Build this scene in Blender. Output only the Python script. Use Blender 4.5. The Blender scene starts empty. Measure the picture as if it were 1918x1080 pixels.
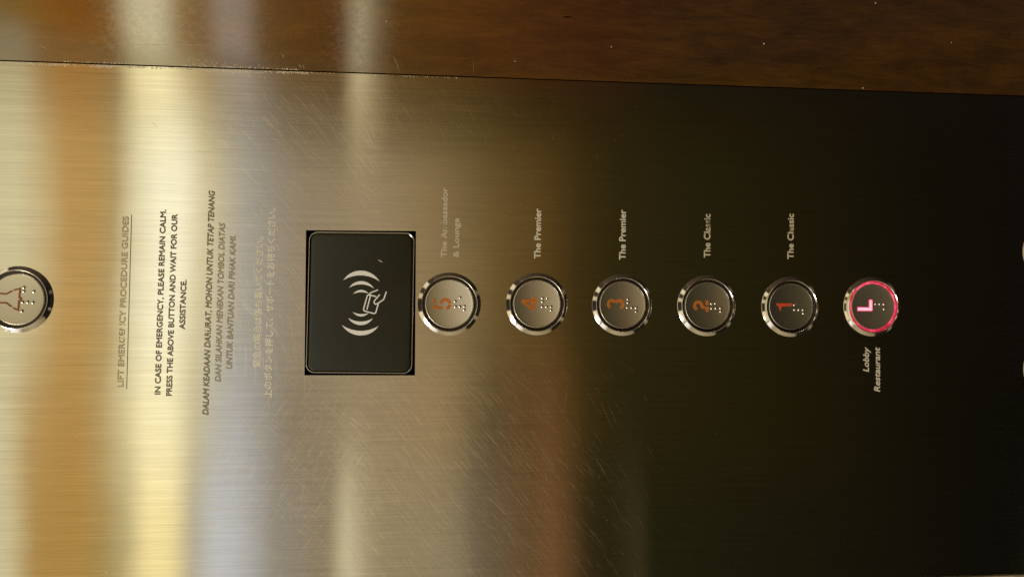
import bpy, bmesh, math, random
from mathutils import Vector, Matrix

random.seed(7)
scene = bpy.context.scene
COL = scene.collection


def lin(c):
    out = []
    for v in c[:3]:
        v = v / 255.0
        out.append(v / 12.92 if v <= 0.04045 else ((v + 0.055) / 1.055) ** 2.4)
    return tuple(out)


# ------------------------------------------------------------------ camera
# The lift panel stands upright: world +Z is up, +X is the passenger's right,
# the brushed face lies in the plane y = 0 and the phone is held sideways.
FPX = 1332.0                      # focal length in photo pixels (1918 wide)
CX, CY = 959.0, 540.0
DIST = 0.384
c_ = -0.0304
dn = Vector((13541.0, -120.0, -FPX)).normalized()         # world down, camera axes
ri = Vector(((120.0 + FPX * c_) / 13541.0, 1.0, c_))
ri = (ri - dn * ri.dot(dn)).normalized()                   # world right, camera axes
fw = ri.cross(-dn)                                         # world -Y ... x cross z = -y
fw = -fw                                                   # world +Y, camera axes
# rows = world axes written in camera axes  ->  camera-to-world rotation
R = Matrix((ri, fw, -dn))
cam_data = bpy.data.cameras.new("Camera")
cam = bpy.data.objects.new("Camera", cam_data)
COL.objects.link(cam)
cam_data.sensor_fit = 'HORIZONTAL'
cam_data.sensor_width = 36.0
cam_data.lens = FPX / 1918.0 * 36.0
cam_data.clip_start = 0.01
cam_data.clip_end = 100.0
cam.matrix_world = Matrix.Translation((0, -DIST, 1.30)) @ R.to_4x4()
scene.camera = cam
CAM = Vector((0, -DIST, 1.30))


def P(px, py, y=0.0):
    """point of the panel plane (or a plane parallel to it) seen at a photo pixel"""
    d = R @ Vector(((px - CX), -(py - CY), -FPX))
    t = (y - CAM.y) / d.y
    return CAM + d * t


# ------------------------------------------------------------------ world
STEEL = (0.63, 0.60, 0.55)
world = bpy.data.worlds.new("World")
scene.world = world
world.use_nodes = True
wn, wl = world.node_tree.nodes, world.node_tree.links
wn.clear()


class G:
    """tiny node helper"""
    def __init__(self, tree):
        self.n, self.l = tree.nodes, tree.links

    def put(self, sock, v):
        if v is None:
            return
        if isinstance(v, bpy.types.NodeSocket):
            self.l.new(v, sock)
        else:
            if hasattr(sock.default_value, '__len__') and len(sock.default_value) == 4 and len(v) == 3:
                v = (*v, 1.0)
            sock.default_value = v

    def math(self, op, a, b=None, c=None, clamp=False):
        n = self.n.new('ShaderNodeMath')
        n.operation = op
        n.use_clamp = clamp
        for i, v in enumerate((a, b, c)):
            self.put(n.inputs[i], v)
        return n.outputs[0]

    def vmath(self, op, a, b=None):
        n = self.n.new('ShaderNodeVectorMath')
        n.operation = op
        self.put(n.inputs[0], a)
        self.put(n.inputs[1], b)
        return n.outputs[0]

    def step(self, v, a, b, lo=0.0, hi=1.0, smooth=True):
        n = self.n.new('ShaderNodeMapRange')
        if smooth:
            n.interpolation_type = 'SMOOTHSTEP'
        for k, x in (('Value', v), ('From Min', a), ('From Max', b), ('To Min', lo), ('To Max', hi)):
            self.put(n.inputs[k], x)
        return n.outputs[0]

    def mix(self, f, a, b, blend='MIX'):
        n = self.n.new('ShaderNodeMix')
        n.data_type = 'RGBA'
        n.blend_type = blend
        self.put(n.inputs[0], f)
        self.put(n.inputs[6], a)
        self.put(n.inputs[7], b)
        return n.outputs[2]

    def ramp(self, v, stops, interp='LINEAR'):
        n = self.n.new('ShaderNodeValToRGB')
        n.color_ramp.interpolation = interp
        e = n.color_ramp.elements
        while len(e) < len(stops):
            e.new(1.0)
        for i, (p, c) in enumerate(sorted(stops, key=lambda s: s[0])):
            e[i].position = p
            e[i].color = (*c, 1.0) if len(c) == 3 else c
        self.put(n.inputs[0], v)
        return n.outputs[0]

    def noise(self, vec, scale=1.0, detail=2.0, rough=0.5, dist=0.0):
        n = self.n.new('ShaderNodeTexNoise')
        self.put(n.inputs['Vector'], vec)
        n.inputs['Scale'].default_value = scale
        n.inputs['Detail'].default_value = detail
        n.inputs['Roughness'].default_value = rough
        n.inputs['Distortion'].default_value = dist
        return n.outputs[0]

    def scaled(self, vec, s, rot=(0, 0, 0), loc=(0, 0, 0)):
        n = self.n.new('ShaderNodeMapping')
        n.inputs['Scale'].default_value = s
        n.inputs['Rotation'].default_value = rot
        n.inputs['Location'].default_value = loc
        self.put(n.inputs['Vector'], vec)
        return n.outputs[0]


g = G(world.node_tree)
tc = wn.new('ShaderNodeTexCoord')
sx = wn.new('ShaderNodeSeparateXYZ')
wl.new(tc.outputs['Generated'], sx.inputs[0])
dx, dy, dz = sx.outputs
ny = g.math('MULTIPLY', dy, -1.0)
# height angle of the opposite side of the lift car, 0..1
tt = g.math('MULTIPLY_ADD', g.math('ARCTAN2', dz, ny), 1 / (2 * math.pi), 0.5)
tt = g.math('ADD', tt, g.math('MULTIPLY', g.math('SUBTRACT', g.noise(tc.outputs['Generated'], 3.2, 2.0, 0.5), 0.5), 0.009))
rad = g.math('SQRT', g.math('ADD', g.math('MULTIPLY', dy, dy), g.math('MULTIPLY', dz, dz)))
side = g.math('DIVIDE', dx, g.math('MAXIMUM', rad, 0.001))


def tpos(px, py):
    q = P(px, py)
    return math.atan2(q.z - CAM.z, DIST) / (2 * math.pi) + 0.5


def spos(px, py):
    q = P(px, py)
    return (q.x - CAM.x) / math.hypot(DIST, q.z - CAM.z)


ENV_K = 2.0


def env_row(py, table, refl=STEEL, sub=(0, 0, 0)):
    st = []
    for px, c in table:
        L = lin(c)
        st.append((tpos(px, py), tuple(max(0.002, L[i] - sub[i]) / refl[i] / ENV_K for i in range(3))))
    # beyond the frame: lamp-lit ceiling above, dim floor below
    st.append((0.5 - 60 / 360, (0.004, 0.003, 0.002)))
    st.append((0.5 + 45 / 360, (0.22, 0.17, 0.10)))
    st.append((0.5 + 75 / 360, (0.30, 0.24, 0.15)))
    st.append((0.5 + 120 / 360, (0.12, 0.09, 0.05)))
    return st


top = env_row(200, [
    (0, (172, 158, 118)), (38, (176, 160, 118)), (62, (152, 114, 62)), (130, (154, 110, 54)), (195, (143, 109, 59)),
    (234, (132, 114, 68)), (252, (228, 210, 150)), (325, (236, 218, 156)), (343, (172, 152, 106)), (405, (146, 126, 84)),
    (422, (128, 118, 102)), (480, (122, 110, 94)), (520, (92, 76, 44)), (635, (84, 68, 34)), (650, (168, 150, 108)),
    (690, (162, 144, 100)), (708, (92, 76, 42)), (790, (78, 62, 30)), (890, (66, 52, 22)), (1010, (44, 34, 10)),
    (1280, (32, 24, 7)), (1600, (22, 16, 8)), (1918, (16, 13, 9))])
mid = env_row(560, [
    (0, (206, 194, 150)), (52, (206, 192, 146)), (92, (184, 148, 88)), (150, (184, 144, 78)), (200, (174, 146, 92)),
    (238, (194, 178, 128)), (256, (250, 240, 200)), (330, (250, 241, 204)), (362, (218, 202, 156)), (400, (194, 182, 148)),
    (425, (172, 165, 150)), (490, (150, 140, 122)), (560, (148, 130, 102)), (700, (150, 130, 98)), (800, (138, 116, 78)),
    (880, (118, 98, 60)), (940, (102, 80, 42)), (1030, (84, 62, 27)), (1085, (60, 46, 18)), (1150, (46, 37, 14)), (1280, (37, 31, 12)),
    (1500, (29, 23, 8)), (1700, (20, 16, 7)), (1918, (15, 11, 7))])
low = env_row(770, [
    (0, (204, 192, 150)), (36, (200, 186, 138)), (66, (175, 137, 74)), (170, (176, 135, 70)), (238, (188, 170, 120)), (254, (250, 234, 176)), (328, (250, 236, 184)), (352, (206, 190, 138)), (385, (184, 178, 160)),
    (432, (178, 176, 170)), (505, (146, 137, 121)), (560, (134, 117, 90)), (650, (146, 128, 98)), (700, (146, 126, 94)),
    (820, (146, 122, 83)), (868, (128, 105, 69)), (900, (98, 82, 53)), (930, (88, 71, 44)), (958, (94, 69, 40)), (980, (86, 62, 34)),
    (1004, (100, 70, 38)), (1035, (102, 70, 38)), (1066, (76, 54, 24)), (1100, (52, 41, 16)), (1170, (40, 33, 12)), (1500, (29, 23, 6)),
    (1700, (19, 16, 6)), (1918, (13, 11, 6))])
bot = env_row(1000, [
    (12, (206, 194, 150)), (42, (168, 132, 68)), (170, (170, 131, 64)), (205, (156, 132, 74)),
    (236, (168, 152, 104)), (252, (252, 228, 160)), (316, (252, 229, 156)), (338, (206, 184, 118)), (356, (164, 154, 124)),
    (376, (198, 197, 193)), (440, (186, 185, 182)), (512, (146, 137, 121)), (628, (136, 119, 90)),
    (646, (204, 190, 152)), (674, (198, 182, 142)), (694, (148, 131, 99)), (850, (138, 122, 93)), (895, (104, 91, 70)),
    (965, (99, 77, 50)), (985, (94, 71, 43)), (1005, (107, 75, 44)), (1035, (108, 75, 44)), (1070, (70, 52, 27)), (1098, (40, 34, 15)), (1150, (36, 32, 13)), (1176, (62, 53, 31)), (1215, (32, 29, 12)), (1918, (12, 10, 6))])
far = env_row(50, [
    (0, (112, 86, 36)), (60, (122, 82, 25)), (130, (122, 73, 17)), (200, (114, 69, 17)), (230, (120, 88, 40)),
    (248, (190, 172, 124)), (300, (196, 178, 132)), (328, (150, 120, 70)), (348, (120, 85, 40)), (398, (118, 88, 50)),
    (412, (142, 120, 94)), (470, (138, 116, 90)), (490, (100, 70, 30)), (540, (92, 60, 20)), (632, (84, 52, 16)),
    (647, (166, 146, 106)), (685, (156, 136, 98)), (705, (88, 58, 18)), (900, (78, 48, 10)), (1100, (70, 42, 9)),
    (1280, (58, 36, 8)), (1500, (45, 29, 8)), (1918, (28, 20, 8))], (0.274, 0.255, 0.22), (0.045, 0.020, 0.003))
ct, cm, cl, cb = g.ramp(tt, top), g.ramp(tt, mid), g.ramp(tt, low), g.ramp(tt, bot)
front = g.mix(g.step(side, spos(700, 340), spos(700, 190)), cm, ct)
front = g.mix(g.step(side, spos(700, 168), spos(700, 108)), front, g.ramp(tt, far))
front = g.mix(g.step(side, spos(700, 600), spos(700, 760)), front, cl)
front = g.mix(g.step(side, spos(700, 790), spos(700, 980)), front, cb)
# steep glancing directions: ceiling, side walls and floor of the car, seen in the rims
phi = g.math('MULTIPLY_ADD', g.math('ARCTAN2', dx, dz), 1 / (2 * math.pi), 0.5)


def ph(clock_deg):
    """image clock angle (deg, 0 = image left, + towards image top) -> ramp position"""
    return (clock_deg / 360.0 + 0.5) % 1.0


rim_cols = [
    (0, (46, 36, 26)), (10, (44, 34, 25)), (12, (196, 168, 104)), (20, (200, 176, 116)), (22, (70, 42, 22)), (32, (64, 40, 22)),
    (34, (214, 192, 128)), (44, (222, 204, 150)), (46, (60, 44, 26)), (58, (66, 50, 28)), (60, (80, 70, 52)), (64, (78, 58, 30)), (120, (44, 30, 15)),
    (150, (26, 19, 12)), (158, (108, 90, 56)), (164, (28, 20, 12)), (179.5, (34, 26, 17)),
    (-178, (34, 26, 17)), (-158, (30, 22, 14)), (-154, (150, 130, 84)), (-148, (26, 20, 14)), (-128, (32, 25, 16)), (-124, (130, 108, 58)),
    (-90, (168, 144, 84)), (-70, (152, 128, 72)), (-62, (232, 222, 206)), (-52, (248, 240, 224)), (-49, (56, 44, 36)), (-46, (216, 190, 116)),
    (-16, (228, 204, 136)), (-14, (52, 40, 30)), (-1, (46, 37, 28))]
rim = g.ramp(phi, [(ph(a), tuple((0.62 * v + 0.38 * (0.35 * lin(c)[0] + 0.5 * lin(c)[1] + 0.15 * lin(c)[2])) / 0.75 / ENV_K for v in lin(c))) for a, c in rim_cols])
radial = g.math('SQRT', g.math('ADD', g.math('MULTIPLY', dx, dx), g.math('MULTIPLY', dz, dz)))
envc = g.mix(g.step(radial, 0.705, 0.74), front, rim)
bg = wn.new('ShaderNodeBackground')
wl.new(envc, bg.inputs['Color'])
bg.inputs['Strength'].default_value = ENV_K
wo = wn.new('ShaderNodeOutputWorld')
wl.new(bg.outputs[0], wo.inputs['Surface'])

# ------------------------------------------------------------------ the lift's ceiling lamp
ld = bpy.data.lights.new("ceiling_lamp", 'AREA')
ld.shape = 'RECTANGLE'
ld.size, ld.size_y = 0.50, 0.34
ld.energy = 20.0
ld.color = (1.0, 0.90, 0.74)
lamp = bpy.data.objects.new("ceiling_lamp", ld)
COL.objects.link(lamp)
lamp.location = (-0.80, -0.50, 1.30 + 0.98)
lamp.rotation_euler = (Vector((0.05, 0.0, 1.15)) - lamp.location).to_track_quat('-Z', 'Y').to_euler()

scene.view_settings.view_transform = 'Standard'
scene.view_settings.look = 'None'
scene.view_settings.exposure = 0.0
scene.view_settings.gamma = 1.0
scene.view_settings.use_curve_mapping = False


# ------------------------------------------------------------------ materials
def mat(name):
    m = bpy.data.materials.new(name)
    m.use_nodes = True
    g = G(m.node_tree)
    b = m.node_tree.nodes['Principled BSDF']
    return m, g, b


def world_pos(g):
    return g.n.new('ShaderNodeNewGeometry').outputs['Position']


def bump(g, b, h, strength, dist):
    n = g.n.new('ShaderNodeBump')
    n.inputs['Strength'].default_value = strength
    n.inputs['Distance'].default_value = dist
    g.put(n.inputs['Height'], h)
    g.l.new(n.outputs[0], b.inputs['Normal'])


def mat_steel():
    m, g, b = mat("brushed_steel")
    p = world_pos(g)
    fine = g.noise(g.scaled(p, (2600, 1, 26)), 1.0, 2.0, 0.6)
    wide = g.noise(g.scaled(p, (500, 1, 5)), 1.0, 2.0, 0.55)
    patch = g.noise(p, 9.0, 2.0, 0.5)
    s = g.math('ADD', g.math('MULTIPLY', g.math('SUBTRACT', fine, 0.5), 0.55),
               g.math('MULTIPLY', g.math('SUBTRACT', wide, 0.5), 0.22))
    warp = g.noise(p, 7.0, 1.0, 0.5)
    hairs = None
    for (hx, hy, rin, rout, ang, amp, sc) in (
            (960, 930, 150, 470, 49, 0.50, 1700), (900, 900, 120, 420, 57, 0.42, 1800), (585, 330, 80, 260, 44, 0.36, 2000),
            (760, 300, 90, 330, 60, 0.24, 2200), (600, 880, 70, 250, -57, 0.40, 1900), (540, 560, 40, 190, 52, 0.42, 1700),
            (640, 860, 70, 260, 40, 0.30, 1500), (520, 620, 60, 180, 88, 0.32, 1800)):
        a = math.radians(ang)
        d = (-math.sin(a), 0.0, -math.cos(a))
        n_ = (math.cos(a), 0.0, -math.sin(a))
        du, dv = g.n.new('ShaderNodeVectorMath'), g.n.new('ShaderNodeVectorMath')
        for nd, vv in ((du, d), (dv, n_)):
            nd.operation = 'DOT_PRODUCT'
            g.l.new(p, nd.inputs[0])
            nd.inputs[1].default_value = vv
        vv_ = g.math('MULTIPLY_ADD', warp, 0.016, dv.outputs['Value'])
        cb_ = g.n.new('ShaderNodeCombineXYZ')
        g.put(cb_.inputs[0], g.math('MULTIPLY', vv_, sc))
        g.put(cb_.inputs[1], g.math('MULTIPLY', du.outputs['Value'], 62.0))
        cb_.inputs[2].default_value = hx * 0.37 + ang
        nz = g.noise(cb_.outputs[0], 1.0, 1.0, 0.5)
        h = g.step(nz, 0.56, 0.80)
        q = P(hx, hy)
        dd = g.n.new('ShaderNodeVectorMath')
        dd.operation = 'DISTANCE'
        g.l.new(p, dd.inputs[0])
        dd.inputs[1].default_value = (q.x, 0, q.z)
        m_ = g.step(dd.outputs['Value'], rin * 0.00029, rout * 0.00029, amp, 0.0)
        h = g.math('MULTIPLY', h, m_)
        hairs = h if hairs is None else g.math('MAXIMUM', hairs, h)
    gain = g.math('ADD', g.math('ADD', 0.985, s), g.math('MULTIPLY', hairs, 0.75))
    hair_rough = g.math('MULTIPLY', hairs, 0.16)
    cn = g.n.new('ShaderNodeVectorMath')
    cn.operation = 'SCALE'
    cn.inputs[0].default_value = STEEL
    g.put(cn.inputs['Scale'], gain)
    g.l.new(cn.outputs[0], b.inputs['Base Color'])
    b.inputs['Metallic'].default_value = 1.0
    g.put(b.inputs['Roughness'], g.math('ADD', g.step(patch, 0.3, 0.7, 0.075, 0.10), g.math('ADD', hair_rough, g.math('MULTIPLY', s, 0.06))))
    b.inputs['Anisotropic'].default_value = 1.0
    b.inputs['Tangent'].default_value = (1, 0, 0) if False else b.inputs['Tangent'].default_value
    cx = g.n.new('ShaderNodeCombineXYZ')
    cx.inputs[0].default_value = 1.0
    g.l.new(cx.outputs[0], b.inputs['Tangent'])
    wav = g.noise(g.scaled(p, (34, 1, 16)), 1.0, 2.0, 0.5)
    bump(g, b, wav, 0.10, 0.0006)
    return m


def mat_scratch(name, col, rough):
    m, g, b = mat(name)
    b.inputs['Base Color'].default_value = (*col, 1)
    b.inputs['Metallic'].default_value = 1.0
    b.inputs['Roughness'].default_value = rough
    return m


def mat_plain(name, col, rough=0.5, metal=0.0, spec=0.5, noise=None):
    m, g, b = mat(name)
    b.inputs['Base Color'].default_value = (*col, 1)
    b.inputs['Roughness'].default_value = rough
    b.inputs['Metallic'].default_value = metal
    b.inputs['Specular IOR Level'].default_value = spec
    if noise:
        sc, st = noise
        n = g.noise(world_pos(g), sc, 2.0, 0.6)
        g.put(b.inputs['Base Color'], g.mix(n, tuple(c * (1 - st) for c in col), tuple(c * (1 + st) for c in col)))
        g.put(b.inputs['Roughness'], g.step(n, 0.3, 0.7, rough * 0.85, rough * 1.15))
    return m


def mat_ink(name, col, wear, seed, spots=(), metal=0.0):
    """printed / etched lettering, rubbed off in patches where the steel shows again"""
    m, g, b = mat(name)
    p = world_pos(g)
    n1 = g.noise(g.scaled(p, (1, 1, 1), loc=(seed, 0, seed * 2)), 75.0, 2.0, 0.55)
    n2 = g.noise(g.scaled(p, (1, 1, 1), loc=(seed * 3, 0, seed)), 700.0, 2.0, 0.6)
    w = g.math('ADD', g.math('MULTIPLY', n1, 0.62), g.math('MULTIPLY', n2, 0.38))
    lo = 0.30 + 0.40 * wear
    for (sx_, sy_, rad_, amt_) in spots:
        q = P(sx_, sy_)
        dd = g.n.new('ShaderNodeVectorMath')
        dd.operation = 'DISTANCE'
        g.l.new(p, dd.inputs[0])
        dd.inputs[1].default_value = (q.x, 0, q.z)
        w = g.math('SUBTRACT', w, g.step(dd.outputs['Value'], rad_ * 0.00014, rad_ * 0.00029, amt_, 0.0))
    mask = g.step(w, lo - 0.05, lo + 0.05)
    c = g.mix(g.noise(p, 1500.0, 1.0), tuple(v * 0.8 for v in col), tuple(v * 1.2 for v in col))
    b.inputs['Roughness'].default_value = 0.6
    g.put(b.inputs['Base Color'], c)
    b.inputs['Metallic'].default_value = metal
    tr = g.n.new('ShaderNodeBsdfTransparent')
    mx = g.n.new('ShaderNodeMixShader')
    g.l.new(mask, mx.inputs[0])
    g.l.new(tr.outputs[0], mx.inputs[1])
    g.l.new(b.outputs[0], mx.inputs[2])
    out = m.node_tree.nodes['Material Output']
    g.l.new(mx.outputs[0], out.inputs['Surface'])
    return m


def mat_wood():
    m, g, b = mat("lacquered_wood_laminate")
    p = world_pos(g)
    warp = g.noise(p, 6.0, 3.0, 0.55)
    wv = g.n.new('ShaderNodeVectorMath')
    wv.operation = 'MULTIPLY_ADD'
    g.l.new(warp, wv.inputs[0])
    wv.inputs[1].default_value = (0.022, 0, 0.02)
    g.l.new(p, wv.inputs[2])
    grain = g.noise(g.scaled(wv.outputs[0], (120, 1, 20)), 1.0, 8.0, 0.68, 0.8)
    fine = g.noise(g.scaled(wv.outputs[0], (900, 1, 60)), 1.0, 3.0, 0.6)
    blot = g.noise(g.scaled(p, (60, 1, 22)), 1.0, 5.0, 0.65, 1.2)
    f = g.math('ADD', g.math('ADD', g.math('MULTIPLY', grain, 0.46), g.math('MULTIPLY', blot, 0.34)), g.math('MULTIPLY', fine, 0.20))
    c = g.ramp(f, [(0.30, (0.017, 0.0072, 0.0012)), (0.47, (0.062, 0.0260, 0.0030)), (0.60, (0.108, 0.0470, 0.0055)),
                   (0.75, (0.150, 0.068, 0.0090))])
    g.put(b.inputs['Base Color'], c)
    b.inputs['Roughness'].default_value = 0.45
    b.inputs['Specular IOR Level'].default_value = 0.3
    b.inputs['Coat Weight'].default_value = 1.0
    b.inputs['Coat IOR'].default_value = 3.2
    g.put(b.inputs['Coat Tint'], (1.0, 0.93, 0.80))
    mott = g.noise(g.scaled(p, (420, 1, 300), rot=(0, 0.6, 0)), 1.0, 4.0, 0.7)
    g.put(b.inputs['Coat Roughness'], g.step(mott, 0.3, 0.7, 0.04, 0.09))
    n = g.n.new('ShaderNodeBump')
    n.inputs['Strength'].default_value = 0.013
    n.inputs['Distance'].default_value = 0.0003
    g.put(n.inputs['Height'], mott)
    g.l.new(n.outputs[0], b.inputs['Coat Normal'])
    return m


def mat_glow(name, col, strength):
    m, g, b = mat(name)
    b.inputs['Base Color'].default_value = (0.2, 0.02, 0.03, 1)
    b.inputs['Roughness'].default_value = 0.4
    b.inputs['Emission Color'].default_value = (*col, 1)
    b.inputs['Emission Strength'].default_value = strength
    return m


def mat_cap(name, col, rough):
    m, g, b = mat(name)
    p = world_pos(g)
    n = g.noise(p, 2600.0, 1.0, 0.5)
    g.put(b.inputs['Base Color'], g.mix(n, tuple(v * 0.88 for v in col), tuple(min(1, v * 1.12) for v in col)))
    b.inputs['Metallic'].default_value = 1.0
    b.inputs['Roughness'].default_value = rough
    bump(g, b, n, 0.05, 0.00005)
    return m


M_STEEL = mat_steel()
M_SCR = mat_scratch("scratch_line", (0.74, 0.67, 0.54), 0.40)
M_RES = mat_plain("glue_residue", (0.58, 0.52, 0.40), 0.6, 0.0, 0.3)
M_WOOD = mat_wood()
M_CHROME = mat_plain("polished_chrome", (0.80, 0.77, 0.71), 0.075, 1.0)
M_CAP = mat_cap("satin_button_cap", (0.88, 0.865, 0.83), 0.28)
M_CAPDARK = mat_cap("satin_button_cap_dim", (0.62, 0.58, 0.50), 0.42)
M_CAPALARM = mat_cap("dull_alarm_cap", (0.52, 0.49, 0.41), 0.36)
M_DOT = mat_plain("bright_steel_dot", (0.58, 0.55, 0.49), 0.27, 1.0)
M_GAP = mat_plain("dark_light_guide", (0.018, 0.012, 0.009), 0.25, 0.0, 0.5)
M_AMBER = mat_plain("amber_numeral", (0.46, 0.145, 0.024), 0.45, 0.0, 0.4, (900, 0.25))
M_RED = mat_plain("red_numeral", (0.62, 0.075, 0.035), 0.45, 0.0, 0.4, (900, 0.2))
M_BELL = mat_plain("brown_orange_inlay", (0.20, 0.055, 0.018), 0.45, 0.0, 0.4, (900, 0.25))
M_RING, _g, _b = mat("lit_red_ring")
_b.inputs['Base Color'].default_value = (0.12, 0.01, 0.02, 1)
_b.inputs['Roughness'].default_value = 0.35
_b.inputs['Emission Strength'].default_value = 0.95
_g.put(_b.inputs['Emission Color'], _g.ramp(_g.noise(world_pos(_g), 170.0, 3.0, 0.6), [
    (0.34, (0.46, 0.012, 0.040)), (0.50, (0.74, 0.040, 0.105)), (0.66, (0.98, 0.15, 0.25))]))
M_HALO = mat_glow("red_glow_halo", (0.42, 0.004, 0.02), 0.8)  # emissive red painted as glow around the lit letter and ring
M_LETTER = mat_glow("lit_pink_letter", (1.0, 0.33, 0.46), 1.0)
M_CORE = mat_glow("lit_pale_core", (1.0, 0.68, 0.76), 1.0)
M_READER = mat_plain("black_reader_plastic", (0.0095, 0.0105, 0.0062), 0.24, 0.0, 0.55, (45, 0.3))
M_RDEDGE = mat_plain("glossy_reader_edge", (0.012, 0.011, 0.008), 0.12, 0.0, 1.0)
M_RIMGLINT = mat_plain("reader_rim_glint", (0.72, 0.68, 0.58), 0.30, 1.0)  # pale metal stands in for the highlight on the black plastic bevel
M_ICON = mat_plain("white_print", (0.74, 0.74, 0.72), 0.6, 0.0, 0.2)
M_DARK = mat_plain("dark_void", (0.004, 0.004, 0.003), 0.9, 0.0, 0.0)
M_TRIM = mat_plain("pale_metal_strip", (0.55, 0.50, 0.34), 0.5, 0.6, 0.5, (300, 0.3))


# ------------------------------------------------------------------ builders
def link(name, bm, mats, parent=None, smooth=True):
    me = bpy.data.meshes.new(name)
    bmesh.ops.recalc_face_normals(bm, faces=bm.faces) if smooth is not None else None
    bm.to_mesh(me)
    bm.free()
    for m in (mats if isinstance(mats, (list, tuple)) else [mats]):
        me.materials.append(m)
    if smooth:
        for p in me.polygons:
            p.use_smooth = True
        try:
            me.set_sharp_from_angle(angle=math.radians(28))
        except Exception:
            pass
    o = bpy.data.objects.new(name, me)
    COL.objects.link(o)
    if parent:
        o.parent = parent
    return o


def thing(name, label, cat, loc, group=None):
    o = bpy.data.objects.new(name, None)
    o.empty_display_size = 0.01
    COL.objects.link(o)
    o.location = loc
    o['label'], o['category'] = label, cat
    if group:
        o['group'] = group
    return o


def lathe(prof, seg=96, cap=False):
    """profile of (radius, depth towards the viewer) turned about the local Y axis"""
    bm = bmesh.new()
    rings = []
    for r, h in prof:
        rings.append([bm.verts.new((r * math.sin(2 * math.pi * i / seg), -h, r * math.cos(2 * math.pi * i / seg)))
                      for i in range(seg)])
    for a, b in zip(rings, rings[1:]):
        for i in range(seg):
            j = (i + 1) % seg
            bm.faces.new((a[i], a[j], b[j], b[i]))
    if cap:
        bm.faces.new(rings[-1])
    return bm


def img(dx_mm, dy_mm):
    """millimetres right / down in the photo -> local x, z on the panel"""
    return -dy_mm * 0.001, -dx_mm * 0.001


def slab(bm, pts, y0, thick, yfun=None):
    """flat polygon (x, z) with thickness towards the viewer"""
    f0 = [bm.verts.new((x, (yfun(x, z) if yfun else 0) + y0, z)) for x, z in pts]
    f1 = [bm.verts.new((x, (yfun(x, z) if yfun else 0) + y0 - thick, z)) for x, z in pts]
    n = len(pts)
    bm.faces.new(f1)
    for i in range(n):
        j = (i + 1) % n
        bm.faces.new((f0[i], f0[j], f1[j], f1[i]))


def stroke_outline(path, w, round_cap=True, seg=8):
    """outline polygons of a polyline stroke in 2D: one quad per segment + discs at joints are avoided by mitring"""
    pts = [Vector(p) for p in path]
    L, Rr = [], []
    n = len(pts)
    for i, p in enumerate(pts):
        if i == 0:
            d = (pts[1] - p).normalized()
            nrm = Vector((-d.y, d.x)) * w / 2
        elif i == n - 1:
            d = (p - pts[i - 1]).normalized()
            nrm = Vector((-d.y, d.x)) * w / 2
        else:
            d0 = (p - pts[i - 1]).normalized()
            d1 = (pts[i + 1] - p).normalized()
            b = Vector((-d0.y - d1.y, d0.x + d1.x))
            if b.length < 1e-6:
                b = Vector((-d0.y, d0.x))
            b.normalize()
            k = max(0.45, b.dot(Vector((-d0.y, d0.x))))
            nrm = b * (w / 2) / k
        L.append(p + nrm)
        Rr.append(p - nrm)
    poly = list(L)
    if round_cap:
        d = (pts[-1] - pts[-2]).normalized()
        a0 = math.atan2(d.x, -d.y)
        nv = Vector((-d.y, d.x))
        for k in range(1, seg):
            a = math.pi * k / seg
            poly.append(pts[-1] + nv * (w / 2) * math.cos(a) + d * (w / 2) * math.sin(a))
    poly += list(reversed(Rr))
    if round_cap:
        d = (pts[0] - pts[1]).normalized()
        nv = Vector((-d.y, d.x))
        for k in range(1, seg):
            a = math.pi * k / seg
            poly.append(pts[0] + nv * (w / 2) * math.cos(a) + d * (w / 2) * math.sin(a))
    return poly


def arc(cx, cy, r, a0, a1, n=14):
    return [(cx + r * math.cos(math.radians(a0 + (a1 - a0) * i / n)),
             cy + r * math.sin(math.radians(a0 + (a1 - a0) * i / n))) for i in range(n + 1)]


# ------------------------------------------------------------------ structure behind the plates
def box(bm, x0, x1, y0, y1, z0, z1):
    v = [bm.verts.new((x, y, z)) for x in (x0, x1) for y in (y0, y1) for z in (z0, z1)]
    for f in ((0, 1, 3, 2), (4, 6, 7, 5), (0, 4, 5, 1), (2, 3, 7, 6), (0, 2, 6, 4), (1, 5, 7, 3)):
        bm.faces.new([v[i] for i in f])


ZT, ZB = P(-420, 600).z, P(2500, 600).z
bm = bmesh.new()
box(bm, -0.5, 0.5, 0.034, 0.044, ZB, ZT)
wall = link("wall", bm, M_DARK, None, False)
wall['kind'] = 'structure'

# seam between steel and wood, and the panel's other edge, as straight lines on the plane
SA, SB = P(0, 113.6), P(1918, 180.2)
EA, EB = P(1727, 1078.9), P(1918, 1072.7)


def on_line(a, b, z):
    t = (z - a.z) / (b.z - a.z)
    return a.x + (b.x - a.x) * t


# lower edge kept parallel to the seam's slope so the plate is a true rectangle
s_seam = (SB.x - SA.x) / (SB.z - SA.z)


def seam_x(z):
    return SA.x + s_seam * (z - SA.z)


def edge_x(z):
    return EB.x + s_seam * (z - EB.z) if False else on_line(EA, EB, z) * 0.5 + (EB.x + s_seam * (z - EB.z)) * 0.5


# ------------------------------------------------------------------ control panel (steel plate)
panel = thing("control_panel", "brushed steel lift control panel with etched lettering and scuffed face", "control panel",
              (P(959, 600).x, 0, P(1918, 600).z))
PO = Vector(panel.location)
GAP = 0.00035
HOLE = [P(573.2, 431), P(779.2, 432.6), P(777.2, 702.6), P(570.2, 702.4)]      # TL TR BR BL in the photo
bm = bmesh.new()


def V(bm, x, y, z):
    return bm.verts.new((x - PO.x, y - PO.y, z - PO.z))


out = [(seam_x(ZT) - GAP, ZT), (seam_x(ZB) - GAP, ZB), (edge_x(ZB), ZB), (edge_x(ZT), ZT)]
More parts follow.
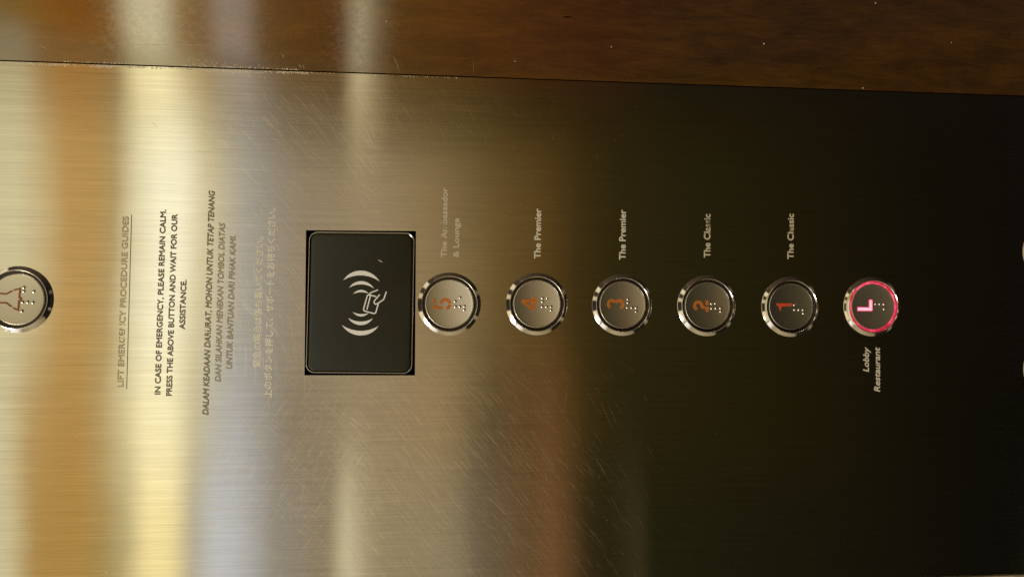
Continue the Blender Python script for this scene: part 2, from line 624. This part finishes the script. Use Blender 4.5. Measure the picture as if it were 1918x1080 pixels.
# image order TL, TR, BR, BL  (image left = up)
ov = [V(bm, x, 0, z) for x, z in out]
hv = [V(bm, h.x, 0, h.z) for h in HOLE]
for i in range(4):
    j = (i + 1) % 4
    bm.faces.new((ov[i], hv[i], hv[j], ov[j]))
ob = [V(bm, x, 0.0025, z) for x, z in out]
hb = [V(bm, h.x, 0.0025, h.z) for h in HOLE]
for i in range(4):
    j = (i + 1) % 4
    bm.faces.new((ov[i], ov[j], ob[j], ob[i]))
    bm.faces.new((hv[j], hv[i], hb[i], hb[j]))
bmesh.ops.recalc_face_normals(bm, faces=bm.faces)


def strip(bm, path, w, mat_i, y=-0.00003, O=PO):
    """thin tapered scratch lying on the plate"""
    pts = [Vector((p.x, p.z)) for p in path]
    n = len(pts)
    L, Rr = [], []
    for i, p in enumerate(pts):
        d = (pts[min(i + 1, n - 1)] - pts[max(i - 1, 0)]).normalized()
        nr = Vector((-d.y, d.x)) * w / 2 * (0.25 + 0.75 * math.sin(math.pi * (i + 0.35) / (n - 0.3)))
        L.append(bm.verts.new((p.x + nr.x - O.x, y, p.y + nr.y - O.z)))
        Rr.append(bm.verts.new((p.x - nr.x - O.x, y, p.y - nr.y - O.z)))
    for i in range(n - 1):
        f = bm.faces.new((L[i], L[i + 1], Rr[i + 1], Rr[i]))
        f.normal_update()
        if f.normal.y > 0:
            f.normal_flip()
        f.material_index = mat_i


def in_keepout(px, py):
    if 562 < px < 788 and 422 < py < 712:
        return True
    for bx, by in ((842, 569), (1005, 569), (1166, 571), (1324, 572), (1480, 574), (1633, 574), (35, 560)):
        if math.hypot(px - bx, py - by) < 68:
            return True
    return False


def scratch(px, py, ang, length, bend, w_px, y):
    pts = []
    n = 5
    a = math.radians(ang)
    for i in range(n):
        s = (i / (n - 1) - 0.5) * length
        aa = a + bend * (i / (n - 1) - 0.5)
        qx, qy = px + s * math.cos(aa), py + s * math.sin(aa)
        if in_keepout(qx, qy) or qy < 140 + qx * 0.035 or random.random() < (qx - 1020) / 900:
            return
        pts.append(P(qx, qy, 0.0))
    strip(bm, pts, w_px * 0.00029 * SCW, 1, y)


SCW = 0.60


def family(n, cx, cy, sxx, syy, ang, dang, l0, l1, w0, w1, bend=0.15, curve=0.0):
    for _ in range(int(n * 1.15)):
        px, py = random.gauss(cx, sxx), random.gauss(cy, syy)
        a = random.gauss(ang, dang) + curve * (px - cx)
        scratch(px, py, a, l0 * 0.6 + (l1 * 0.75 - l0 * 0.6) * random.random() ** 2.2, random.uniform(-0.3, 0.7) * bend, random.uniform(w0, w1),
                -random.uniform(0.00002, 0.00006))


rs = random.getstate()
family(520, 960, 930, 150, 110, 48, 6, 16, 75, 0.18, 0.55, 0.25, 0.05)      # sweeping wipe arcs, below
family(230, 760, 1000, 110, 70, 46, 8, 12, 50, 0.18, 0.5, 0.2)
family(110, 1080, 900, 70, 120, 55, 6, 20, 80, 0.12, 0.35, 0.2)
family(260, 555, 330, 65, 95, 42, 11, 10, 50, 0.15, 0.5, 0.25)              # upper left of the reader
family(150, 720, 300, 90, 70, 62, 12, 10, 36, 0.15, 0.42, 0.2)
family(140, 900, 330, 110, 80, 62, 14, 8, 30, 0.12, 0.35, 0.2)
family(230, 585, 860, 45, 110, -58, 16, 10, 45, 0.15, 0.45, 0.25)           # left of centre, below
family(150, 540, 560, 26, 150, 45, 35, 8, 34, 0.15, 0.45, 0.3)
family(110, 480, 620, 50, 150, 88, 6, 12, 60, 0.12, 0.32, 0.1)              # cross-hatch by the lettering
family(70, 1180, 260, 130, 60, 60, 14, 6, 18, 0.12, 0.30, 0.2)
family(60, 860, 470, 100, 60, 58, 30, 6, 20, 0.12, 0.35, 0.2)
family(150, 450, 230, 45, 60, 0.8, 0.6, 15, 80, 0.15, 0.42, 0.0)            # bright brush lines
family(170, 430, 900, 60, 110, 0.5, 0.5, 20, 110, 0.15, 0.42, 0.0)
family(60, 280, 620, 120, 260, 0.5, 0.5, 15, 60, 0.12, 0.3, 0.0)
family(45, 140, 620, 60, 200, 100, 40, 15, 90, 0.10, 0.25, 0.5)
family(60, 1150, 700, 260, 200, 50, 40, 6, 24, 0.08, 0.2, 0.2)
for s in ((500, 752, -64, 84, .1, .8), (535, 655, 62, 44, .1, .7), (510, 238, 42, 60, .2, .8), (535, 266, 44, 48, .1, .8),
          (590, 205, 56, 60, .1, .5), (576, 335, 46, 36, .1, .8), (475, 260, 30, 40, .1, .7), (288, 232, 45, 16, .3, .6),
          (372, 495, 30, 14, .2, .9), (205, 712, 32, 26, .1, .9), (190, 520, -42, 40, .5, .6), (1410, 597, 2, 56, 0, .5),
          (890, 742, 38, 30, .1, .8), (985, 930, 55, 40, .1, .9), (990, 728, 42, 46, .1, .6), (815, 475, 65, 18, .1, .7),
          (885, 1035, 60, 34, .1, .8), (1205, 870, 60, 20, .1, .5), (1060, 745, 100, 60, .1, .35)):
    scratch(*s, -0.00007)


def flakes(bm, x0, x1, n, side, O, mi, dmin=1.2, dmax=7.5, size=1.0):
    """crumbs of old glue and nicks along the seam"""
    for _ in range(n):
        px = random.uniform(x0, x1)
        base = 113.6 + px * 0.0353
        dens = 0.5 + 0.5 * math.sin(px * 0.055) * math.sin(px * 0.021 + 1.0)
        if random.random() > dens + 0.25:
            continue
        d = random.triangular(dmin, dmax, dmin + 1) * (1 if side > 0 else -1)
        py = base + d
        a = math.radians(random.gauss(58, 16))
        l = random.triangular(1.2, 6.2, 2.0) * size
        w = random.triangular(0.8, 2.4, 1.1) * size
        ring = []
        for k in range(7):
            t = 2 * math.pi * k / 7
            u, v = l / 2 * math.cos(t) * random.uniform(.7, 1.2), w / 2 * math.sin(t) * random.uniform(.7, 1.2)
            q = P(px + u * math.cos(a) - v * math.sin(a), py + u * math.sin(a) + v * math.cos(a))
            lim = seam_x(q.z)
            if side > 0:
                q.x = min(q.x, lim - GAP - 0.00004)
            else:
                q.x = max(q.x, lim + GAP + 0.00004)
            ring.append(q)
        c = sum(ring, Vector()) / 7
        top_ = bm.verts.new((c.x - O.x, -random.uniform(0.00003, 0.0001), c.z - O.z))
        rv = [bm.verts.new((q.x - O.x, -0.00001, q.z - O.z)) for q in ring]
        for k in range(7):
            f = bm.faces.new((rv[k], rv[(k + 1) % 7], top_))
            f.normal_update()
            if f.normal.y > 0:
                f.normal_flip()
            f.material_index = mi


flakes(bm, 55, 250, 330, 1, PO, 2)
flakes(bm, 250, 380, 150, 1, PO, 2, 1.2, 5.5)
flakes(bm, 380, 470, 240, 1, PO, 2)
flakes(bm, 455, 500, 90, 1, PO, 2, 4, 17, 0.8)
flakes(bm, 470, 580, 130, 1, PO, 2, 1.2, 6)
flakes(bm, 560, 860, 90, 1, PO, 2, 1.2, 4, 0.7)
flakes(bm, 0, 70, 60, 1, PO, 2, 1.2, 6, 0.9)
plate = link("face_plate", bm, [M_STEEL, M_SCR, M_RES], panel, None)


# ---- lettering, printed on the plate
def lettering(text, p0, p1, cap_px, material, italic=False, bold=0.0, cjk=False, weight=0.15, name="lettering", hfac=1.0):
    cu = bpy.data.curves.new("text", 'FONT')
    cu.body = text
    cu.size = 1.0
    cu.resolution_u = 4
    cu.offset = bold
    cu.shear = 0.2 if italic else 0.0
    cu.extrude = 0.0
    o = bpy.data.objects.new("text", cu)
    COL.objects.link(o)
    bpy.context.view_layer.update()
    me = o.to_mesh()
    co = [v.co.copy() for v in me.vertices]
    faces = [tuple(p.vertices) for p in me.polygons]
    o.to_mesh_clear()
    bpy.data.objects.remove(o)
    bpy.data.curves.remove(cu)
    x0, x1 = min(c.x for c in co), max(c.x for c in co)
    A, B = P(*p0), P(*p1)
    ex = (B - A)
    L = ex.length
    ex.normalize()
    up = Vector((-ex.z, 0, ex.x))
    if up.z < 0:
        up = -up
    ky = (P(p0[0] - cap_px, p0[1]) - A).length / 0.73 * hfac
    if cjk:
        ky = (P(p0[0] - cap_px, p0[1]) - A).length / 0.92
        y0 = min(c.y for c in co)
    else:
        y0 = 0.0
    kx = L / (x1 - x0)
    me2 = bpy.data.meshes.new(name)
    vs = []
    for c in co:
        q = A + ex * ((c.x - x0) * kx) + up * ((c.y - y0) * ky)
        vs.append((q.x - PO.x, -0.00012, q.z - PO.z))
    base, nb = list(vs), len(vs)
    fall = list(faces)
    if weight > 0:
        vs, fall = [], []
        for k, (u, v) in enumerate(((0, 0), (1, 0), (-1, 0), (0, 1), (0, -1), (.7, .7), (-.7, -.7))):
            o_ = (ex * u + up * v) * weight * 0.001
            vs += [(x + o_.x, y - 0.000004 * k, z + o_.z) for x, y, z in base]
            fall += [tuple(i + nb * k for i in f) for f in faces]
    me2.from_pydata(vs, [], fall)
    me2.materials.append(material)
    for p in me2.polygons:
        pass
    ob = bpy.data.objects.new(name, me2)
    COL.objects.link(ob)
    ob.parent = panel
    return ob


INK_A = mat_ink("worn_grey_print", (0.40, 0.335, 0.20), 0.26, 3.1, ((228, 690, 70, 0.05), (232, 620, 60, 0.045)))
INK_B = mat_ink("dark_grey_print", (0.115, 0.097, 0.060), 0.0, 5.3)
INK_C = mat_ink("rubbed_grey_print", (0.29, 0.25, 0.165), 0.20, 8.7, ((392, 620, 60, 0.03), (430, 560, 70, 0.03), (412, 640, 40, 0.02)))
INK_D = mat_ink("dark_rubbed_print", (0.17, 0.145, 0.09), 0.16, 8.7, ((392, 610, 50, 0.03),))
INK_J = mat_ink("pale_print", (0.66, 0.64, 0.54), 0.08, 1.9)
INK_N = mat_ink("cream_print", (0.64, 0.60, 0.49), -0.2, 2.7)
INK_W = mat_ink("worn_cream_print", (0.58, 0.52, 0.38), -0.05, 6.1, ((1325, 416, 22, 0.12), (1481, 418, 34, 0.175), (1481, 440, 24, 0.05)))
INK_M = mat_ink("half_worn_cream_print", (0.50, 0.45, 0.33), 0.05, 4.4, ((832, 385, 55, 0.075), (832, 432, 18, 0.04)))

lettering("LIFT EMERGENCY PROCEDURE GUIDES", (230.7, 723.8), (240.8, 405.3), 11.5, INK_A)
lettering("IN CASE OF EMERGENCY, PLEASE REMAIN CALM.", (300.1, 737.9), (310.8, 393.2), 10.8, INK_B)
lettering("PRESS THE ABOVE BUTTON AND WAIT FOR OUR", (321.5, 740.4), (332.2, 401.4), 10.8, INK_B)
lettering("ASSISTANCE.", (346.2, 616), (349.1, 524.2), 10.8, INK_B)
lettering("DALAM KEADAAN DARURAT, MOHON UNTUK TETAP TENANG", (390.1, 776), (402, 357.3), 11.4, INK_D, True)
lettering("DAN SILAHKAN MENEKAN TOMBOL DIATAS", (413.3, 714.1), (421.5, 417.8), 11.4, INK_C, True)
lettering("UNTUK BANTUAN DARI PIHAK KAMI.", (434.3, 689.8), (441.7, 441.2), 11.4, INK_C, True)
lettering("緊急の場合は落ち着いてください。", (488.8, 686.7), (494.4, 444.3), 15.0, INK_J, weight=0.11, cjk=True)
lettering("上のボタンを押して、サポートをお待ちください。", (509.2, 743.7), (517.2, 389.9), 15.4, INK_J, weight=0.11, cjk=True)
lettering("The Ambassador", (836.3, 481.5), (838.2, 351.9), 10.8, INK_M)
lettering("& Lounge", (859, 481.5), (860, 408.9), 10.8, INK_M)
lettering("The Premier", (1012.1, 484), (1013.3, 391), 12.2, INK_N)
lettering("The Premier", (1171.2, 486.1), (1171.9, 393.2), 12.2, INK_N)
lettering("The Classic", (1329.8, 482.1), (1330.2, 401.2), 12.0, INK_W)
lettering("The Classic", (1485.8, 485), (1486.4, 400.6), 11.6, INK_W)
lettering("Lobby", (1626.9, 695.5), (1627.2, 650.2), 10.9, INK_N, True)
lettering("Restaurant", (1647.8, 732.7), (1647.6, 650.2), 11.0, INK_N, True)
bm = bmesh.new()
a, b = P(237.2, 728), P(246.6, 402)
d = (b - a).normalized()
nr = Vector((-d.z, 0, d.x)) * 0.00017
f = bm.faces.new([bm.verts.new((q.x - PO.x, -0.00012, q.z - PO.z)) for q in (a - nr, b - nr, b + nr, a + nr)])
f.normal_update()
if f.normal.y > 0:
    f.normal_flip()
link("underline", bm, INK_B, panel, None)

# ------------------------------------------------------------------ wood-look wall panel and trim strip
wp = thing("wall_panel", "dark brown glossy wood-grain wall panel beside the steel control panel", "wall panel",
           (P(959, -100).x, 0, P(1918, -100).z))
WO = Vector(wp.location)
bm = bmesh.new()
wo_ = [(seam_x(ZT) + GAP, ZT), (seam_x(ZB) + GAP, ZB), (0.5, ZB), (0.5, ZT)]
v0 = [bm.verts.new((x - WO.x, 0, z - WO.z)) for x, z in wo_]
v1 = [bm.verts.new((x - WO.x, 0.003, z - WO.z)) for x, z in wo_]
bm.faces.new(v0)
for i in range(4):
    j = (i + 1) % 4
    bm.faces.new((v0[i], v1[i], v1[j], v0[j]))
bmesh.ops.recalc_face_normals(bm, faces=bm.faces)
for f in bm.faces:
    if abs(f.normal.y) > 0.9 and f.normal.y > 0:
        f.normal_flip()
flakes(bm, 120, 560, 330, -1, WO, 2, 1.2, 5.0, 0.8)
flakes(bm, 340, 500, 110, -1, WO, 2, 2, 16, 0.7)
for s in ((744, 121, 70, 30, .2, .9), (694, 118, 66, 20, .2, .6), (308, 84, 1, 180, 0, .7), (887, 125, 88, 36, .1, .35),
          (420, 44, -20, 60, .3, .25), (80, 88, 30, 16, .1, .5), (530, 105, 60, 9, .1, .8), (562, 124, 64, 9, 0, .8), (568, 125, 64, 9, 0, .7)):
    pts = []
    for i in range(5):
        q = (i / 4 - 0.5) * s[3]
        aa = math.radians(s[2]) + s[4] * (i / 4 - 0.5)
        pts.append(P(s[0] + q * math.cos(aa), s[1] + q * math.sin(aa)))
    strip(bm, pts, s[5] * 0.00029, 1, -0.00006, WO)
for (px, py, r) in ((1431, 82, 1.5), (1640, 6, 1.4), (1616.5, 165, 1.2), (1782, 80, .8), (965, 115, 1.0), (1145, 88, 1.2), (724, 40, 1.2)):
    ring = [P(px + r * math.cos(k * .9), py + r * math.sin(k * .9)) for k in range(7)]
    c = bm.verts.new((P(px, py).x - WO.x, -0.0003, P(px, py).z - WO.z))
    rv = [bm.verts.new((q.x - WO.x, -0.00002, q.z - WO.z)) for q in ring]
    for k in range(7):
        f = bm.faces.new((rv[k], rv[(k + 1) % 7], c))
        f.normal_update()
        if f.normal.y > 0:
            f.normal_flip()
        f.material_index = 2
strip(bm, [P(1055 + 4 * i, 32 + (i % 2) * .6) for i in range(5)], 0.0007, 3, -0.00006, WO)
link("panel_board", bm, [M_WOOD, M_SCR, M_RES, M_DARK], wp, None)

ts = thing("wall_trim", "pale metal trim strip running along the free edge of the steel control panel", "trim strip",
           (edge_x(ZB) - 0.01, 0, ZB))
TO = Vector(ts.location)
bm = bmesh.new()
tp = [(edge_x(ZT) - 0.0012, ZT), (edge_x(ZB) - 0.0012, ZB), (edge_x(ZB) - 0.04, ZB), (edge_x(ZT) - 0.04, ZT)]
v0 = [bm.verts.new((x - TO.x, 0.0002, z - TO.z)) for x, z in tp]
v1 = [bm.verts.new((x - TO.x, 0.006, z - TO.z)) for x, z in tp]
bm.faces.new(v0)
bm.faces.new(list(reversed(v1)))
for i in range(4):
    j = (i + 1) % 4
    bm.faces.new((v0[i], v1[i], v1[j], v0[j]))
link("strip", bm, M_TRIM, ts, False)

# ------------------------------------------------------------------ buttons
R_OUT, H_RIM = 0.01690, 0.0020
R_CAP, H_CAP = 0.0130, 0.0011
DISH = 0.115                                            # dish radius of the cap face


def dish(x, z):
    """local y of the dished cap face"""
    return -(H_CAP - (R_CAP ** 2 - x * x - z * z) / (2 * DISH))


def bezel_bm(k=1.0):
    return lathe([(R_OUT, 0.0), (R_OUT, 0.00035), (0.0151, H_RIM), (0.01495, H_RIM + 0.00006), (0.0148, H_RIM + 0.00004),
                  (0.0146, H_RIM - 0.00015), (0.01448, H_RIM - 0.0005), (0.0144, -0.0005)], 128)


def ring_bm(lit):
    if lit:
        return lathe([(0.0141, -0.0005), (0.0141, 0.0009), (0.0138, 0.00122), (0.0134, 0.00122), (0.0131, 0.0009), (0.0131, -0.0005)], 128)
    return lathe([(0.0144, 0.0002), (0.0131, 0.0002), (0.0131, -0.0005)], 128)


def cap_bm(dome=1.0):
    prof = [(R_CAP, -0.0005), (R_CAP, H_CAP - 0.00045)]
    for k in range(1, 6):
        a = math.pi / 2 * k / 5
        prof.append((R_CAP - 0.00045 + 0.00045 * math.cos(a), H_CAP - 0.00045 + 0.00045 * math.sin(a)))
    for r in (0.0122, 0.0118, 0.0105, 0.009, 0.0075, 0.006, 0.0045, 0.003, 0.0015, 0.0003):
        prof.append((r, -dish(r, 0)))
    return lathe(prof, 128, True)


def dot_bm(r=0.00084):
    bm = bmesh.new()
    bmesh.ops.create_uvsphere(bm, u_segments=16, v_segments=10, radius=r)
    bmesh.ops.scale(bm, vec=(1, 0.75, 1), verts=bm.verts)
    return bm


MESH_CACHE = {}


def cached(key, bm_fun, material):
    if key not in MESH_CACHE:
        o = link(key, bm_fun(), material)
        MESH_CACHE[key] = o.data
        bpy.data.objects.remove(o)
    return MESH_CACHE[key]


def part(name, data, parent, loc=(0, 0, 0)):
    o = bpy.data.objects.new(name, data)
    COL.objects.link(o)
    o.parent = parent
    o.location = loc
    return o


ZP = 22.0                                               # zoom pixels per mm in my close-ups


def zloc(z, c, zp=ZP):
    return img((z[0] - c[0]) / zp, (z[1] - c[1]) / zp)


def numeral(parent, polys, c, material, name="numeral", zp=ZP, lift=0.00006, thick=0.00010):
    bm = bmesh.new()
    for poly in polys:
        slab(bm, [zloc(p, c, zp) for p in poly], -lift, thick, dish)
    bmesh.ops.recalc_face_normals(bm, faces=bm.faces)
    return link(name, bm, material, parent, None)


def fan_arc(cx, cy, r0, r1, a0, a1, n=18):
    return arc(cx, cy, r1, a0, a1, n) + list(reversed(arc(cx, cy, r0, a0, a1, n)))


def make_button(name, px, py, label, polys, dots, center, num_mat, group, lit=False, cap_mat=None, zp=ZP, ndots=0.00084):
    t = thing(name, label, "button", P(px, py), group)
    part("bezel", cached("bezel", bezel_bm, M_CHROME), t)
    if lit:
        part("light_ring", cached("light_ring_lit", lambda: ring_bm(True), M_RING), t)
        part("ring_glow", cached("ring_glow_lit", lambda: lathe([(0.0144, 0.0008), (0.01412, 0.00085), (0.01412, -0.0004)], 128), M_HALO), t)  # emissive collar imitates the red glow beside the ring
    else:
        part("light_ring", cached("light_ring", lambda: ring_bm(False), M_GAP), t)
    cp = part("cap", cached("cap" + (cap_mat or M_CAP).name, cap_bm, cap_mat or M_CAP), t)
    if polys:
        if lit:
            for pl in polys[1]:
                numeral(t, [pl], center, M_HALO, "letter_glow", zp, 0.00004, 0.00004)  # wider emissive slab imitates the glow around the letter
            numeral(t, polys[0], center, num_mat, "letter", zp, 0.00010, 0.00012)
            numeral(t, polys[2], center, M_CORE, "letter_core", zp, 0.00024, 0.00004)
        else:
            numeral(t, polys, center, num_mat, "numeral" if "alarm" not in name else "bell_symbol", zp)
    for d in dots:
        x, z = zloc(d, center, zp)
        part("braille_dot", cached("braille_dot%d" % int(ndots * 1e6), lambda: dot_bm(ndots), M_DOT), t, (x, dish(x, z), z))
    return t


FLOORS = "floor buttons in a row on the steel panel"
five = [
    [(270, 508), (303, 508), (303, 562), (270, 562)],
    [(270, 578), (300, 578), (306, 594), (383, 605), (383, 632), (288, 632), (270, 612)],
    fan_arc(413, 572, 34, 71, 182, 356),
    fan_arc(413, 572, 34, 71, 8, 78),
]
make_button("floor_button", 841.8, 569, "unlit floor button numbered 5, right under the black card reader",
            five, [(530, 538), (587, 495), (532, 600), (586, 600), (638, 597), (638, 637)], (461, 571), M_AMBER, FLOORS)
four = [stroke_outline([(497, 533), (303, 533)], 34, False), stroke_outline([(312, 540), (432, 622)], 34, False),
        stroke_outline([(443, 490), (443, 640)], 33, False)]
four = [[(302, 516), (425, 516), (425, 488), (462, 488), (462, 516), (498, 516), (498, 552), (462, 552), (462, 560),
         (425, 560), (425, 552), (352, 552), (425, 600), (425, 562), (462, 562), (462, 640), (420, 640), (302, 552)]]
make_button("floor_button", 1005.4, 569.1, "unlit floor button numbered 4, second below the card reader",
            four, [(555, 498), (609, 498), (555, 541), (553, 602), (605, 602), (659, 602), (659, 643)], (487, 571), M_AMBER, FLOORS)
three = [stroke_outline(arc(360, 566, 44, 118, 330), 36, False), stroke_outline(arc(452, 569, 47, 205, 432), 38, False)]
make_button("floor_button", 1165.6, 570.8, "unlit floor button numbered 3, between buttons 4 and 2",
            three, [(560, 506), (560, 548), (555, 608), (608, 608), (661, 611), (661, 655)], (492, 577), M_AMBER, FLOORS)
two = [stroke_outline(arc(368, 582, 46, 108, 365) + [(440, 612)], 38, False),
       [(462, 518), (498, 518), (498, 578), (462, 572)], [(424, 588), (500, 592), (500, 656), (468, 656), (462, 628)]]
make_button("floor_button", 1324.2, 572.2, "unlit floor button numbered 2, between buttons 3 and 1",
            two, [(537, 555), (586, 553), (538, 615), (592, 613), (650, 610), (652, 652)], (482, 582), M_AMBER, FLOORS)
one = [[(318, 554), (507, 554), (507, 590), (384, 590), (364, 645), (346, 590), (318, 578)]]
make_button("floor_button", 1480.4, 574.2, "unlit floor button with a red 1, next to the glowing L button",
            one, [(543, 571), (545, 630), (598, 630), (650, 630), (654, 672)], (496, 595), M_RED, FLOORS, zp=21.3)
ell_in = [[(296, 622), (304, 612), (446, 614), (446, 530), (454, 522), (482, 522), (488, 530), (488, 648), (480, 656), (302, 656), (296, 648)]]
ell_core = [[(306, 624), (458, 624), (458, 536), (474, 536), (474, 645), (306, 645)]]
ell_out = [[(286, 616), (298, 604), (438, 606), (438, 526), (449, 514), (486, 514), (495, 525), (495, 654), (485, 664), (298, 664), (287, 653)]]
make_button("floor_button", 1633, 574, "lobby button with a glowing pink L and red lit ring",
            (ell_in, ell_out, ell_core), [(532, 573), (583, 573), (636, 573), (638, 632)], (488, 605), M_LETTER, FLOORS, lit=True, cap_mat=M_CAPDARK, zp=21.0)

# alarm button, cut by the left edge of the photo
bell_paths = [[(-60, 440), (86, 448), (150, 410)], [(168, 402), (240, 380), (229, 500)], [(229, 520), (224, 644), (164, 616)],
              [(146, 602), (86, 556), (-60, 556)], [(-60, 440), (-92, 470), (-100, 498), (-92, 526), (-60, 556)]]
bell = [stroke_outline(p, 19, False) for p in bell_paths] + [arc(238, 508, 27, -95, 95)]
make_button("alarm_button", 34.5, 560.5, "emergency call button with a bell outline, beside the emergency lettering",
            bell, [(283, 368), (283, 412), (400, 415), (272, 545), (330, 545), (392, 550), (268, 655)], (216, 514), M_BELL,
            None, zp=24.0, cap_mat=M_CAPALARM)
# door buttons at the right border of the photo
make_button("door_button", 1966, 472, "chrome rim of a push button at the photo border, level with the reader's top edge",
            None, [], (0, 0), None, "buttons cut off by the photo border")
make_button("door_button", 1967.5, 691, "chrome rim of a push button at the photo border, level with the lobby lettering",
            None, [], (0, 0), None, "buttons cut off by the photo border")

# ------------------------------------------------------------------ card reader in its cut-out
rd = thing("card_reader", "black card reader with white tap-card symbol, set in a square cut-out of the steel panel", "card reader",
           P(674, 567))
RO = Vector(rd.location)
corners = [P(578.3, 432.8), P(777.6, 434.8), P(772.8, 700.2), P(571.6, 698.6)]
corners = [Vector((c.x - RO.x, c.z - RO.z)) for c in corners]


def round_quad(inset, rad, seg=10):
    ctr = sum(corners, Vector((0, 0))) / 4
    n = 4
    pts = []
    # inset the quad
    ins = []
    for i in range(n):
        p, a, b = corners[i], corners[i - 1], corners[(i + 1) % n]
        da, db = (a - p).normalized(), (b - p).normalized()
        ins.append(p + (da + db) * inset)
    for i in range(n):
        p, a, b = ins[i], ins[i - 1], ins[(i + 1) % n]
        da, db = (a - p).normalized(), (b - p).normalized()
        s, e = p + da * rad, p + db * rad
        c = p + (da + db) * rad
        for k in range(seg + 1):
            t = math.pi / 2 * k / seg
            v = (s - c) * math.cos(t) + (e - c) * math.sin(t)
            pts.append(c + v)
    return pts


def rings_bm(levels, cap=True):
    bm = bmesh.new()
    rr = [[bm.verts.new((p.x, y, p.y)) for p in round_quad(i, r)] for i, r, y in levels]
    for a, b in zip(rr, rr[1:]):
        n = len(a)
        for i in range(n):
            j = (i + 1) % n
            bm.faces.new((a[i], a[j], b[j], b[i]))
    if cap:
        bm.faces.new(rr[-1])
    bmesh.ops.recalc_face_normals(bm, faces=bm.faces)
    return bm


link("housing", rings_bm([(0.0, 0.0046, 0.012), (0.0, 0.0046, 0.0006), (0.0002, 0.0045, 0.0001), (0.0007, 0.0042, -0.0001),
                          (0.00115, 0.0040, 0.0003), (0.0013, 0.0039, 0.0008)], False), M_RDEDGE, rd)
link("rim", rings_bm([(0.00025, 0.0045, 0.0004), (0.0003, 0.0045, -0.00018), (0.00042, 0.0044, -0.00032), (0.00058, 0.0043, -0.00032), (0.0007, 0.0042, -0.00018), (0.00075, 0.0042, 0.0004)], False), M_RIMGLINT, rd)  # added rib whose bright colour imitates the bevel's highlight line
link("reader_face", rings_bm([(0.00125, 0.0038, 0.0012), (0.0013, 0.0038, 0.0003), (0.0017, 0.0036, 0.0001), (0.0021, 0.0034, 0.00005)]), M_READER, rd)
bm = bmesh.new()
h = [Vector((q.x - RO.x, q.z - RO.z)) for q in HOLE]
f = bm.faces.new([bm.verts.new((p.x * 1.15, 0.014, p.y * 1.15)) for p in h])
link("back_box", bm, M_DARK, rd, None)

IZ = 7.2


def ipt(z):
    q = P(620 + z[0] / IZ, 490 + z[1] / IZ)
    return (q.x - RO.x, q.z - RO.z)


def icon(name, polys, y=-0.00002):
    bm = bmesh.new()
    for pl in polys:
        slab(bm, [ipt(p) for p in pl], y, 0.00006)
    bmesh.ops.recalc_face_normals(bm, faces=bm.faces)
    return link(name, bm, M_ICON, rd, None)


def crescent(t0, t1, ya, yb, n=20):
    """two arcs through the same tips with different sagitta"""
    def curve(yc):
        (x0, y0), (x1, y1) = t0, t1
        mx, my = (x0 + x1) / 2, (y0 + y1) / 2
        sag = yc - my
        pts = []
        hw = math.hypot(x1 - x0, y1 - y0) / 2
        rr = (hw * hw + sag * sag) / (2 * abs(sag))
        half = math.asin(min(1, hw / rr))
        for k in range(n + 1):
            a = -half + 2 * half * k / n
            u = rr * math.sin(a)
            v = (rr * math.cos(a) - (rr - abs(sag))) * (1 if sag > 0 else -1)
            s = (u + hw) / (2 * hw)
            pts.append((x0 + (x1 - x0) * s, y0 + (y1 - y0) * s + v))
        return pts
    A, B = curve(ya), curve(yb)
    return A + list(reversed(B[1:-1]))


for c in ((165, 250), (656, 266), 120, 183), ((244, 352), (580, 360), 261, 305), ((299, 435), (508, 430), 379, 410), \
        ((292, 676), (505, 690), 736, 704), ((232, 756), (566, 760), 853, 805), ((147, 852), (641, 864), 992, 930):
    icon("signal_arc", [crescent(*c)])
hand = [
    stroke_outline([(604, 468), (540, 452), (514, 446), (498, 448), (487, 464), (440, 632), (440, 648), (452, 664), (575, 696), (594, 694), (604, 682), (638, 565)], 17),
    stroke_outline([(530, 466), (485, 640)], 17),
]
icon("card_symbol", hand)
icon("hand_symbol", [stroke_outline([(628, 380), (538, 416), (514, 440)], 16),
                     stroke_outline([(653, 447), (582, 530), (582, 552), (600, 572), (622, 566), (702, 514), (716, 494), (744, 408)], 17)], -0.0001)
bm = bmesh.new()
slab(bm, [ipt(p) for p in stroke_outline([(690, 4), (640, -22)], 8)], -0.00002, 0.00004)
slab(bm, [ipt(p) for p in stroke_outline([(682, -2), (660, -20)], 4)], -0.00009, 0.00002)
bmesh.ops.recalc_face_normals(bm, faces=bm.faces)
link("face_scratch", bm, M_RES, rd, None)

scene.cycles.use_denoising = False
scene.cycles.max_bounces = 8
scene.cycles.transparent_max_bounces = 48
scene.cycles.sample_clamp_indirect = 4.0
